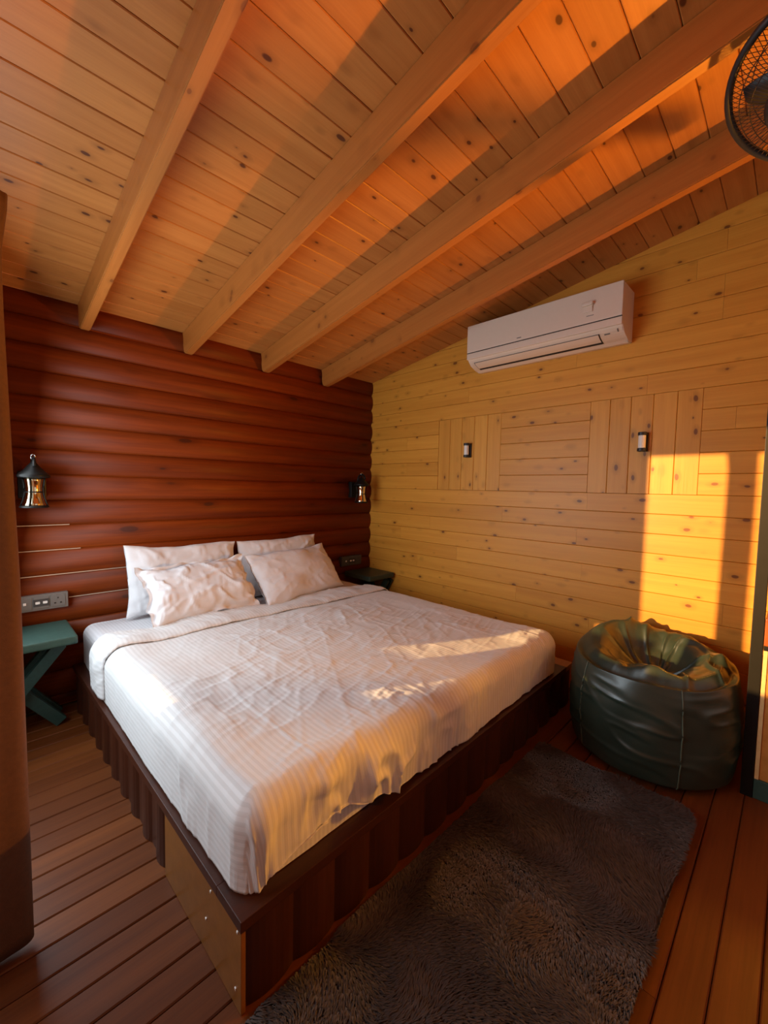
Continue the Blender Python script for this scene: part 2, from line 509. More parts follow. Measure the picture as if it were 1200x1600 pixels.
# ---- ceiling boards and rafters
bm = bmesh.new()
bm_prism(bm, [(.12, ceil_z(.12) + .024), (Y_END - .1, ceil_z(Y_END - .1) + .024), (Y_END - .1, ceil_z(Y_END - .1) + .12), (.12, ceil_z(.12) + .12)], X_END - .1, .12)
ceiling = tag(from_bm('ceiling', bm, SLAB), kind='structure')
RAFT = [-2.290, -1.727, -1.163, -.600]
sl = math.sqrt(1 + SLOPE ** 2)
cn = (0, -SLOPE, -1)
y = -.013 + .113
k = 0
while y > Y_END:
    y1 = min(y, -.0); y0 = max(y - .113, Y_END)
    if y1 - y0 > .01:
        cuts = [X_END, 0.0]
        if k % 2: cuts = [X_END, RAFT[(k * 5 // 2) % 4] + .025, 0.0]
        for a, b in zip(cuts, cuts[1:]):
            strip('board', board_profile((y1 - y0) * sl, .02, .003, .0009), b - a - .0008, PINE_CEIL,
                  axes((1, 0, 0), (0, -1, SLOPE), cn, ((a + b) / 2, (y0 + y1) / 2, ceil_z((y0 + y1) / 2) + random.uniform(0, .0012))), ceiling)
    y -= .113; k += 1
RH, RW = .148, .048
for x in RAFT:
    # profile in (along slope, down) with a rounded toe at the wall end; extruded across x
    L = -Y_END * sl
    prof = [(0.002, .002), (0.002, RH - .035)] + [(0.002 + .035 * (1 - math.cos(a)), RH - .035 + .035 * math.sin(a)) for a in (.5, 1.0, 1.57)] + [(L, RH), (L, .002)]
    bm = bmesh.new()
    A = [bm.verts.new((s - L / 2, 0, d)) for s, d in prof]; B = [bm.verts.new((s - L / 2, RW, d)) for s, d in prof]
    kk = len(prof)
    for i in range(kk):
        j = (i + 1) % kk
        bm.faces.new((A[i], A[j], B[j], B[i]))
    bm.faces.new(A[::-1]); bm.faces.new(B)
    es = [e for e in bm.edges if abs(e.verts[0].co.y - e.verts[1].co.y) < 1e-6 and max(e.verts[0].co.z, e.verts[1].co.z) > .05]
    bmesh.ops.bevel(bm, geom=es, offset=.004, segments=2, affect='EDGES')
    o = from_bm('rafter', bm, PINE_BEAM, ceiling)
    # local x: along slope (away from the log wall, rising), z: down normal, y: world +x
    o.matrix_world = axes((0, -1, SLOPE), (1, 0, 0), cn, (x, Y_END / 2, ceil_z(Y_END / 2)))

# ================================================================== BED
bed = tag(empty('bed_platform', (-2.32, -2.062, 0), math.radians(1.0)),
          'low dark mahogany bed base clad in upright half logs under the mattress', 'bed')
BW, BD, BH = 2.15, 1.985, .245
box('base_core', (.011, .024, 0), (BW - .004, BD, .216), BEDWOOD, bed, bev=0)
for nm, lo, hi, m in (('ledge', (-.005, -.001, .216), (BW - .10, .13, BH), BEDWOOD), ('ledge', (-.005, .13, .216), (.11, BD, BH), BEDWOOD),
                      ('ledge', (BW - .20, .13, .216), (BW, BD, BH), LEDGE_PALE), ('ledge', (BW - .10, -.001, .216), (BW, .13, BH), LEDGE_PALE)):
    o = box(nm, lo, hi, m, bed, bev=.002)
    if m is LEDGE_PALE: o['label'] = 'paler wooden ledge'
box('slat_deck', (.11, .13, .217), (BW - .2, BD, .240), BEDWOOD, bed, bev=0)
hl = log_profile(.1425, .014, .012, 8)
bmh = bmesh.new(); bm_prism(bmh, hl, -.107, .107); bmesh.ops.recalc_face_normals(bmh, faces=bmh.faces)
hme = bpy.data.meshes.new('half_log'); bmh.to_mesh(hme); bmh.free(); hme.materials.append(BEDWOOD)
for i in range(15):
    o = link('half_log', hme, BEDWOOD, bed)
    o.matrix_local = axes((0, 0, 1), (1, 0, 0), (0, -1, 0), (.082 + .1425 * i, .015, .108))
hl2 = log_profile(.143, .032, .004, 8)
bmh = bmesh.new(); bm_prism(bmh, hl2, -.107, .107); bmesh.ops.recalc_face_normals(bmh, faces=bmh.faces)
hme2 = bpy.data.meshes.new('half_log'); bmh.to_mesh(hme2); bmh.free(); hme2.materials.append(BEDWOOD)
for i in range(10):
    o = link('half_log', hme2, BEDWOOD, bed)
    o.matrix_local = axes((0, 0, 1), (0, 1, 0), (-1, 0, 0), (.029, .52 + .0715 + .145 * i, .108))
box('side_panel', (-.002, .003, .001), (.010, .52, .215), BEDPANEL, bed, bev=.002)
for yy, zz in ((.02, .205), (.03, .05), (.17, .20), (.20, .10)):
    o = box('screw_cap', (-.0045, yy - .003, zz - .003), (-.001, yy + .003, zz + .003), WHITEP, bed, bev=.0008)

# mattress and bed linen share one rounded form: (s,t) cloth coordinates -> bed shape
MX0, MX1 = .045, 1.945      # bed-local extents
MY0, MY1 = .055, 1.975
Mbed = Matrix.Rotation(math.radians(1.0), 4, 'Z'); Mbed.translation = Vector((-2.32, -2.062, 0))
def bedw(P):
    c, s = math.cos(math.radians(1.0)), math.sin(math.radians(1.0))
    return np.stack([-2.32 + c * P[..., 0] - s * P[..., 1], -2.062 + s * P[..., 0] + c * P[..., 1], P[..., 2]], -1)
def cloth(s, t, top, x0, x1, y0, r, off=0.0):
    """s across, t towards the pillows, both in metres on the flat; beyond the edges the cloth turns down round radius r"""
    ex = np.where(s < x0 + r, s - (x0 + r), np.where(s > x1 - r, s - (x1 - r), 0.0))
    ey = np.where(t < y0 + r, t - (y0 + r), 0.0)
    rho = np.maximum(np.abs(ex), np.abs(ey))
    nn = np.sqrt(ex * ex + ey * ey) + 1e-9
    dx, dy = ex / nn, ey / nn
    q = r * math.pi / 2
    a = np.minimum(rho, q) / r
    h = (r + off) * np.sin(a); g = (r + off) * (1 - np.cos(a)) + np.maximum(rho - q, 0)
    bx = np.clip(s, x0 + r, x1 - r); by = np.maximum(t, y0 + r)
    nrm = np.stack([dx * np.sin(a), dy * np.sin(a), np.cos(a)], -1)
    P = np.stack([bx + dx * h, by + dy * h, top + off - g], -1)
    return P, nrm, rho, q
def grid_faces(nu, nv):
    i, j = np.meshgrid(np.arange(nu - 1), np.arange(nv - 1), indexing='ij')
    a = (i * nv + j).ravel()
    return np.stack([a, a + nv, a + nv + 1, a + 1], -1)
def slabs(P, nrm, thick):
    """close a cloth sheet: returns verts, faces of sheet plus underside and rim"""
    nu, nv = P.shape[:2]
    V = np.concatenate([P.reshape(-1, 3), (P - nrm * thick).reshape(-1, 3)])
    n = nu * nv
    Fq = grid_faces(nu, nv)
    Fb = (Fq + n)[:, ::-1]
    rim = [i * nv for i in range(nu)] + [(nu - 1) * nv + j for j in range(1, nv)] + [i * nv + nv - 1 for i in range(nu - 2, -1, -1)] + [j for j in range(nv - 2, 0, -1)]
    rim = np.array(rim); nx = np.roll(rim, -1)
    Fr = np.stack([nx, rim, rim + n, nx + n], -1)
    return V, np.concatenate([Fq[:, ::-1], Fb[:, ::-1], Fr[:, ::-1]])

# mattress: closed rounded block under the fitted sheet
MT = .462
su = np.concatenate([np.linspace(MX0 - .215, MX0 + .10, 26), np.linspace(MX0 + .12, MX1 - .12, 60), np.linspace(MX1 - .10, MX1 + .215, 26)])
tv = np.concatenate([np.linspace(MY0 - .215, MY0 + .10, 26), np.linspace(MY0 + .12, MY1, 60)])
s_, t_ = np.meshgrid(su, tv, indexing='ij')
P, nr, rho, q = cloth(s_, t_, MT, MX0, MX1, MY0, .055)
P[..., 2] = np.maximum(P[..., 2], BH + .003)
dz = .004 * fbm(s_ * 5, t_ * 5, 31) + .003 * sstep(.1, .6, ridge(s_ * 3.1, t_ * 9, 12))
P = P + nr * dz[..., None]
P[..., 2] = np.maximum(P[..., 2], BH + .002)
nu, nv = P.shape[:2]
V = bedw(P).reshape(-1, 3); Fq = grid_faces(nu, nv)
back = [i * nv + nv - 1 for i in range(nu)]
bot = [j for j in range(nv)] [::-1] + [0 for _ in ()]
uvm = np.stack([s_, t_], -1).reshape(-1, 2)
Vb = V.copy()
Fl = [tuple(f[::-1]) for f in Fq] + [tuple(back)]
mattress = from_np('mattress', Vb, Fl, SHEET, uv=uvm)
tag(mattress, 'thick white mattress in a striped fitted sheet on the dark bed base', 'mattress')

# duvet
DX0, DX1, DY0 = MX0 - .030, MX1 + .02, MY0 - .030
DTOP = .487
FOLD = 1.555   # bed-local y of the turned-back edge
def wr(s, t):
    """creases of the top of the cover"""
    c1, s1 = math.cos(.30), math.sin(.30)
    a, b = c1 * s + s1 * t, -s1 * s + c1 * t
    edge = sstep(DX0, DX0 + .25, s) * sstep(DX1 + .02, DX1 - .3, s)
    amp = .35 + .65 * sstep(-.1, .5, vnoise(s * 1.7, t * 2.2, 41))
    w = .0042 * np.clip(ridge(a * 4.5, b * 17, 3) - .25, 0, 1) ** 1.6 * amp
    w += .0035 * np.clip(ridge(a * 9, b * 23, 5) - .35, 0, 1) ** 1.3 * amp
    w += .0050 * np.clip(ridge(s * 11, t * 3.4 + .8 * s, 8) - .42, 0, 1) ** 1.4 * amp * sstep(1.7, .9, t)
    w += .0035 * np.clip(ridge((s - .6 * t) * 10, (t + .6 * s) * 2.6, 15) - .5, 0, 1) * amp
    w += .007 * vnoise(s * 2.1, t * 2.6, 9) + .004 * vnoise(s * 5.5, t * 6.0, 10)
    return 1.45 * w * (.55 + .45 * edge)
def duvet_sheet(sv, tvv, off, seed, hem_fn=None):
    s, t = np.meshgrid(sv, tvv, indexing='ij')
    P, nr, rho, q = cloth(s, t, DTOP, DX0, DX1, DY0, .075, off)
    d = wr(s, t)
    # gathers on the drops
    drop = sstep(.03, .16, rho)
    onfront = (np.abs(np.minimum(t - (DY0 + .075), 0)) >= np.abs(np.where(s < DX0 + .075, s - DX0 - .075, np.where(s > DX1 - .075, s - DX1 + .075, 0))))
    a = np.where(onfront, s, t + 3)
    lowf = sstep(.02, .26, rho)
    amp = np.where(onfront, .35 + 1.15 * np.exp(-((s - .42) / .26) ** 2) + .4 * np.exp(-((s - .8) / .25) ** 2), .07 + .16 * np.exp(-((t - .35) / .12) ** 2))
    g = .019 * (np.clip(ridge(a * 9 + .9 * lowf * vnoise(a * 3, a * 0 + 1.1, 7), lowf * 1.3, 21), -.3, 1)) \
        + .013 * np.clip(ridge(a * 21 + .7 * lowf, lowf * 1.1 + 5, 23) - .1, 0, 1)
    d = d * (1 - .6 * drop) + g * drop * amp
    # soft crown: fuller along the left edge
    crown = .016 * np.exp(-((s - DX0 - .10) / .10) ** 2) * sstep(.2, .5, t) * (rho < q * 2) - .012 * sstep(.9, 1.9, s)
    P[..., 2] += np.where(rho < q, crown, crown * np.clip(1 - (rho - q) / .1, 0, 1))
    P = P + nr * d[..., None]
    return P, nr, s, t, rho
# flat front hem length varies along the bed: short near the left corner so that the mattress shows
HEM = .075 * math.pi / 2 + .165
sv = np.concatenate([np.linspace(DX0 + .075 - HEM, DX0 + .12, 34), np.linspace(DX0 + .13, DX1 - .13, 210), np.linspace(DX1 - .12, DX1 - .075 + HEM, 34)])
tvv = np.concatenate([np.linspace(DY0 + .075 - HEM, DY0 + .12, 40), np.linspace(DY0 + .13, FOLD, 190)])
P, nr, s, t, rho = duvet_sheet(sv, tvv, 0.0, 1)
floorz = BH + .006 + .004 * vnoise(s * 6, t * 6, 77)
lift = .078 * np.exp(-((s - .30) / .22) ** 2) + .012 * np.clip(vnoise(s * 7, s * 0 + .3, 50), 0, 1)
ex = np.maximum(np.maximum(DX0 + .075 - s, s - DX1 + .075), 0)
frontside = (DY0 + .075 - t) > ex
zmin = floorz + np.where(frontside, lift, .0)
low = P[..., 2] < zmin
P[..., 2] = np.maximum(P[..., 2], zmin)
V, Fc = slabs(bedw(P), nr, .006)
uvd = np.tile(np.stack([s, t], -1).reshape(-1, 2), (2, 1))
duvet = from_np('duvet', V, Fc, LINEN, uv=uvd)
tag(duvet, 'rumpled white satin-striped duvet spread over the mattress', 'duvet')
# turned-back band at the pillow end: a roll whose free edge lies on the cover
BANDW = .20
nb = 26
prm = np.linspace(0, 1, nb)
tb = []; ob = []
for p in prm:
    if p < .72:
        tb.append(FOLD - BANDW * (1 - p / .72)); ob.append(.0075 + .0125 * min(1, p / .22) ** .6 + .003 * math.sin(p * 6))
    else:
        a = (p - .72) / .28 * math.pi
        tb.append(FOLD + .018 * math.sin(a)); ob.append(.020 * math.cos(a * .98) * .5 + .010)
tb = np.array(tb); ob = np.array(ob)
sv2 = np.concatenate([np.linspace(DX0 + .075 - HEM * .93, DX0 + .12, 34), np.linspace(DX0 + .13, DX1 - .13, 120), np.linspace(DX1 - .12, DX1 - .075 + HEM * .9, 30)])
s, tq = np.meshgrid(sv2, np.arange(nb), indexing='ij')
shift = .010 * vnoise(s * 2.5, s * 0, 61) - .05 * (s / DX1 - .5) * 0 + .012 * sstep(.3, 0, s)
t = tb[tq] + shift
o_ = ob[tq] + .004 * vnoise(s * 9, t * 14, 63) * (tq < 19) + .004 * np.clip(ridge(s * 20 + t * 9, t * 5, 64), 0, 1)
P, nr, rho, q = cloth(s, t, DTOP, DX0, DX1, DY0, .075, 0.0)
crown = .016 * np.exp(-((s - DX0 - .10) / .10) ** 2) - .012 * sstep(.9, 1.9, s)
P[..., 2] += np.where(rho < q, crown, crown * np.clip(1 - (rho - q) / .1, 0, 1))
P = P + nr * (wr(s, t) * .95 + o_)[..., None]
P[..., 2] = np.maximum(P[..., 2], BH + .012)
V, Fc = slabs(bedw(P), nr, .005)
o = from_np('turned_back_edge', V, Fc, LINEN, duvet, uv=np.tile(np.stack([s * 1.0, t], -1).reshape(-1, 2), (2, 1)))

# pillows
def pillow(W_, H_, T_, seed, flange=0.0, crease=1.0):
    nu, nv = 74, 50
    u = np.sin(np.linspace(-math.pi / 2, math.pi / 2, nu)) * .55 + np.linspace(-1, 1, nu) * .45
    v = np.sin(np.linspace(-math.pi / 2, math.pi / 2, nv)) * .55 + np.linspace(-1, 1, nv) * .45
    U, Vv = np.meshgrid(u, v, indexing='ij')
    f = flange
    Ui = np.clip(U / (1 - f), -1, 1); Vi = np.clip(Vv / (1 - f * W_ / H_), -1, 1)
    prof = np.power(np.clip((1 - np.abs(Ui) ** 2.6) * (1 - np.abs(Vi) ** 2.4), 0, 1), .52)
    pinx = 1 - .055 * (1 - Vv ** 2) ** 1.0 * np.abs(U) ** 3
    piny = 1 - .075 * (1 - U ** 2) ** 1.0 * np.abs(Vv) ** 3
    X = U * W_ / 2 * pinx + (.006 + .06 * flange) * vnoise(Vv * 3.0, U * 3.0, seed)
    Y = Vv * H_ / 2 * piny + (.010 + .05 * flange) * vnoise(U * 2.6, Vv * 2, seed + 1)
    out = []
    for sgn in (1, -1):
        w = .010 * vnoise(U * 2.2, Vv * 2.0, seed + 2)
        ang = np.arctan2(Vv, U)
        rad = np.sqrt(U * U + Vv * Vv)
        w = w + crease * (.011 * np.clip(ridge(U * 3.2 + Vv * 1.4, Vv * 2.1 - U * .8, seed + 4) - .35, 0, 1) ** 1.3
                 + .010 * np.clip(ridge(ang * 3.2, rad * 1.6, seed + 6) - .2, 0, 1) * sstep(.35, .95, rad)
                 + .006 * np.clip(ridge(U * 9, Vv * 3.5, seed + 8) - .4, 0, 1))
        edge = np.clip(prof * 1.6, 0, 1)
        Z = sgn * (T_ / 2 * prof + w * edge) + (.010 + .12 * flange) * (1 - edge) * vnoise(U * 6, Vv * 6, seed + 9) + sgn * .0012
        out.append(np.stack([X, Y, Z], -1).reshape(-1, 3))
    n = nu * nv
    Fq = grid_faces(nu, nv)
    rim = [i * nv for i in range(nu)] + [(nu - 1) * nv + j for j in range(1, nv)] + [i * nv + nv - 1 for i in range(nu - 2, -1, -1)] + [j for j in range(nv - 2, 0, -1)]
    rim = np.array(rim); nx = np.roll(rim, -1)
    Fc = np.concatenate([Fq, (Fq + n)[:, ::-1], np.stack([rim, nx, nx + n, rim + n], -1)])
    return np.concatenate(out), Fc
def place_pillow(dims, seed, c, lean, yaw_, roll_, label, flange=0.0, crease=1.0):
    V, Fc = pillow(*dims, seed, flange, crease)
    o = from_np('pillow', V, Fc, PILLOWC)
    # local x = width, y = height (up), z = outward (towards the foot of the bed)
    R_ = Matrix.Rotation(yaw_, 4, 'Z') @ Matrix.Rotation(math.pi / 2 - lean, 4, 'X') @ Matrix.Rotation(roll_, 4, 'Z')
    R_.translation = c
    o.matrix_world = R_
    tag(o, label, 'pillow', 'white pillows at the head of the bed')
    return o
R = math.radians
place_pillow((.69, .43, .13), 3, (-1.765, -.135, .682), R(14), R(-1), R(-1), 'white pillow propped on the log wall behind the wrinkled flanged pillow')
place_pillow((.66, .40, .15), 13, (-1.755, -.383, .650), R(40), R(1.0), R(1.5), 'white wrinkled pillow with flanged border lying nearest the green stool', flange=.085, crease=1.7)
place_pillow((.69, .42, .13), 23, (-1.045, -.130, .679), R(14), R(1), R(1), 'white pillow mostly hidden, propped on the logs behind the smooth plump pillow')
place_pillow((.74, .40, .16), 33, (-1.045, -.352, .648), R(38), R(7), R(2), 'smooth plump white pillow nearest the dark corner stool', crease=.6)

# ================================================================== BEDSIDE STOOLS
def stool(loc, w, d, h, m, label, legs_along_y=False, leg_x=None):
    root = tag(empty('bedside_stool', loc), label, 'stool', 'painted stools beside the bed')
    box('seat', (-w / 2, -d / 2, h - .045), (w / 2, d / 2, h), m, root, bev=.012, seg=3)
    hh = h - .045
    if legs_along_y: span = d * .82; 
    else: span = w * .80
    ang = math.atan2(hh, span)
    Lg = math.hypot(hh, span)
    pos = (d * -.12, d * .22) if not legs_along_y else (leg_x - .02, leg_x + .03)
    for q_, pv in enumerate(pos):
        for sg in (1, -1):
            bm = bmesh.new(); bm_box(bm, (-Lg / 2 + .02, -.019, -.027), (Lg / 2 - .02, .019, .027), .003)
            o = from_bm('leg', bm, m, root)
            pp = pv + sg * .0195
            if legs_along_y:
                o.matrix_local = Matrix.Translation((pp, 0, hh / 2)) @ Matrix.Rotation(math.pi / 2, 4, 'Z') @ Matrix.Rotation(sg * ang, 4, 'Y') @ Matrix.Scale(.6, 4, (0, 1, 0))
            else:
                o.matrix_local = Matrix.Translation((0, pp, hh / 2)) @ Matrix.Rotation(sg * ang, 4, 'Y')
    return root
stool((-2.605, -.215, 0), .455, .345, .505, GREEN, 'muted green wooden cross-legged stool standing below the left lantern')
stool((-.172, -.20, 0), .31, .34, .515, DGREEN, 'very dark green stool tucked in the corner by the pine wall', True, .10)

# ================================================================== LANTERNS ON THE LOG WALL
def lantern(x, label):
    root = tag(empty('wall_lantern', (x, 0, 1.14)), label, 'wall lamp', 'black lanterns on the log wall')
    box('back_plate', (-.058, -.052, .05), (.058, -.012, .195), BLACK, root, bev=.006)
    yl = -.125
    bm = bmesh.new()
    pts = [(0, -.045, .16)] + [(0, yl + .052 * math.cos(a), .205 + .058 * math.sin(a)) for a in np.linspace(0, math.pi * .92, 10)]
    tube(bm, pts, .008, 8)
    from_bm('arm', bm, BLACK, root, True)
    bm = bmesh.new()
    lathe(bm, [(.002, .262), (.007, .258), (.006, .245), (.012, .238), (.022, .226), (.044, .198), (.066, .178), (.070, .172), (.068, .162), (.052, .160)], 28, (0, yl))
    from_bm('cap', bm, BLACK, root, True)
    bm = bmesh.new(); tube(bm, [(.010 * math.cos(a), yl, .268 + .012 * math.sin(a)) for a in np.linspace(0, 2 * math.pi, 13)[:-1]], .0025, 6, True)
    from_bm('hook_ring', bm, STEEL, root, True)
    prof = [(.046 - .013 * math.sin(math.pi * q_) + .010 * (1 - q_), .012 + .15 * q_) for q_ in np.linspace(0, 1, 9)]
    bm = bmesh.new(); lathe(bm, [(.002, .004), (.040, .006)] + [(r_ - .005, z_) for r_, z_ in prof] + [(.002, .164)], 28, (0, yl))
    g = from_bm('glass', bm, CHROME, root, True)
    g['label'] = 'mirrored amber glass chimney'
    bm = bmesh.new(); lathe(bm, [(.035, .004), (.060, .005), (.062, .010), (.058, .016), (.045, .017)], 28, (0, yl))
    from_bm('bottom_ring', bm, BLACK, root, True)
    bm = bmesh.new(); rr = prof[4][0]
    tube(bm, [(rr * math.cos(a), yl + rr * math.sin(a), prof[4][1]) for a in np.linspace(0, 2 * math.pi, 25)[:-1]], .0032, 6, True)
    from_bm('middle_ring', bm, BLACK, root, True)
    for j in range(4):
        a = math.pi / 4 + j * math.pi / 2 + .35
        bm = bmesh.new(); tube(bm, [((r_ + .003) * math.cos(a), yl + (r_ + .003) * math.sin(a), z_) for r_, z_ in prof], .0035, 6)
        from_bm('bar', bm, BLACK, root, True)
    return root
lantern(-2.512, 'black lantern wall lamp on the logs above the green stool')
lantern(-.222, 'black lantern wall lamp on the logs close to the pine wall corner')

# ================================================================== SOCKET PANELS
def sockets(x0, x1, z0, z1, m, md, label, full):
    root = tag(empty('socket_panel', ((x0 + x1) / 2, 0, (z0 + z1) / 2)), label, 'socket panel', 'socket panels on the log wall')
    w, h = x1 - x0, z1 - z0
    box('body', (-w / 2, -.046, -h / 2), (w / 2, -.001, h / 2), m, root, bev=.004)
    n_ = 3
    mw = (w - .02) / n_
    for i in range(n_):
        cx = -w / 2 + .01 + mw * (i + .5)
        mod = box('module', (cx - mw / 2 + .004, -.049, -h / 2 + .012), (cx + mw / 2 - .004, -.045, h / 2 - .012), m, root, bev=.0015)
        if i == 2:
            for px, pz, sx in ((0, .016, .004), (-.013, -.012, .006), (.013, -.012, .006)):
                box('socket_hole', (cx + px - sx / 1.4, -.0500, pz - .0035), (cx + px + sx / 1.4, -.0485, pz + .0035), GAP, mod, bev=0)
        elif i == 1:
            box('insert', (cx - .034, -.0505, -.020), (cx + .034, -.0485, .020), md, mod, bev=.001)
            for px in (-.016, .016):
                box('port', (cx + px - .010, -.052, -.006), (cx + px + .010, -.050, .007), WHITEP, mod, bev=.003)
        else:
            box('indicator', (cx - .004, -.052, -.006), (cx + .009, -.0485, .008), WHITEP, mod, bev=.002)
    return root
sockets(-2.606, -2.369, .577, .664, GREYP, DGREYP, 'grey triple socket panel on the logs above the green stool', True)
sockets(-.375, -.135, .563, .650, DGREYP, BLACKP, 'dark socket panel on the logs beside the corner stool', False)

# ================================================================== SMALL LIGHTS ON THE PINE WALL
def sconce(y_, z_, label):
    root = tag(empty('wall_light', (0, y_, z_)), label, 'wall lamp', 'small cylinder lights on the pine wall')
    box('back_plate', (-.012, -.024, -.054), (-.0005, .024, .054), BLACKP, root, bev=.002)
    for sg in (1, -1):
        bm = bmesh.new()
        a, b = (.036, .054) if sg > 0 else (-.054, -.036)
        lathe(bm, [(.020, a), (.0225, a + .001), (.0225, b - .001), (.020, b)], 20, (-.036, 0))
        bm_box(bm, (-.036, -.020, a + .001), (-.011, .020, b - .001))
        from_bm('cap', bm, BLACKP, root)
    bm = bmesh.new(); lathe(bm, [(.018, -.037), (.0185, -.03), (.0185, .03), (.018, .037)], 20, (-.036, 0))
    o = from_bm('shade', bm, SHADE, root, True); o['label'] = 'pale cylinder shade'
    return root
sconce(-1.118, 1.588, 'small black wall light with pale cylinder below the air conditioner, nearer the bed head')
sconce(-2.298, 1.578, 'small black wall light with pale cylinder above the bean bag')

# ================================================================== AIR CONDITIONER
ac = tag(empty('air_conditioner', (0, -1.71, 2.145)), 'white split air conditioner high on the pine wall', 'air conditioner')
HW, AH, AD = .500, .300, .205
# profile (out from wall, up)
front = [(AD - .012, AH), (AD, AH - .008), (AD, .095)]
low = [(AD * math.cos(a) ** .8 if a < 1.5 else .06, .095 - .085 * math.sin(a)) for a in np.linspace(.12, 1.25, 8)]
body_prof = [(0, .012), (0, AH)] + [(AD - .012, AH - .002), (AD - .006, AH - .010), (AD - .006, .092)] + [(x - .004, z) for x, z in low] + [(.05, .004)]
bm = bmesh.new()
A = [bm.verts.new((-x, HW, z)) for x, z in body_prof]; B = [bm.verts.new((-x, -HW, z)) for x, z in body_prof]
kk = len(body_prof)
for i in range(kk): bm.faces.new((A[i], A[(i + 1) % kk], B[(i + 1) % kk], B[i]))
bm.faces.new(A[::-1]); bm.faces.new(B)
bmesh.ops.bevel(bm, geom=[e for e in bm.edges if abs(e.verts[0].co.y - e.verts[1].co.y) < 1e-6], offset=.004, segments=2, affect='EDGES')
from_bm('body', bm, AC_WARM, ac)
box('front_panel', (-AD - .002, -HW, .1125), (-AD + .012, HW, AH - .001), AC_WARM, ac, bev=.005, seg=3)
box('lower_strip', (-AD - .001, -HW, .066), (-AD + .012, HW, .1075), AC_WARM, ac, bev=.004, seg=3)
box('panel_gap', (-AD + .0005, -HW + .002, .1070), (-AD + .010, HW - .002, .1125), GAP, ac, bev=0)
def on_low(u, lift_=.0):
    i = u * (len(low) - 1); j = min(int(i), len(low) - 2); f_ = i - j
    x = low[j][0] * (1 - f_) + low[j + 1][0] * f_; z = low[j][1] * (1 - f_) + low[j + 1][1] * f_
    return Vector((-x - lift_, 0, z - lift_ * .7))
def lowpatch(name, u0, u1, y0, y1, m, lift_, th=.003):
    bm = bmesh.new()
    us = np.linspace(u0, u1, 6)
    rows = []
    for dl in (lift_, lift_ - th):
        rows.append([[bm.verts.new(on_low(u, dl) + Vector((0, yy, 0))) for yy in (y0, y1)] for u in us])
    for r_ in rows:
        for a, b in zip(r_, r_[1:]): bm.faces.new((a[0], a[1], b[1], b[0]))
    o_, i_ = rows
    for a, b, c, d in zip(o_, o_[1:], i_, i_[1:]):
        bm.faces.new((a[0], b[0], d[0], c[0])); bm.faces.new((a[1], c[1], d[1], b[1]))
    bm.faces.new((o_[0][0], i_[0][0], i_[0][1], o_[0][1])); bm.faces.new((o_[-1][0], o_[-1][1], i_[-1][1], i_[-1][0]))
    return from_bm(name, bm, m, ac)
lowpatch('outlet_gap', .44, .985, -HW + .125, HW - .042, GAP, .0015, .002)
fl = lowpatch('flap', .46, .87, -HW + .13, HW - .047, AC_WARM, .004, .003)
box('sensor_clip', (-AD - .026, -.350, .205), (-AD, -.290, .224), AC_WARM, ac, bev=.004)
box('sensor_plate', (-AD - .010, -.345, .172), (-AD, -.297, .206), AC_WARM, ac, bev=.002)
o = box('maker_mark', (-AD - .0028, .088, .128), (-AD - .0015, .118, .1325), DGREYP, ac, bev=0)
o = box('model_mark', (-AD - .0028, -.352, .150), (-AD - .0015, -.312, .1535), GREYP, ac, bev=0)
lowpatch('mark_strip', .50, .56, -HW + .07, -HW + .10, GREYP, .001, .001)
lowpatch('mark_strip', .36, .52, -HW + .025, -HW + .031, GREYP, .001, .001)

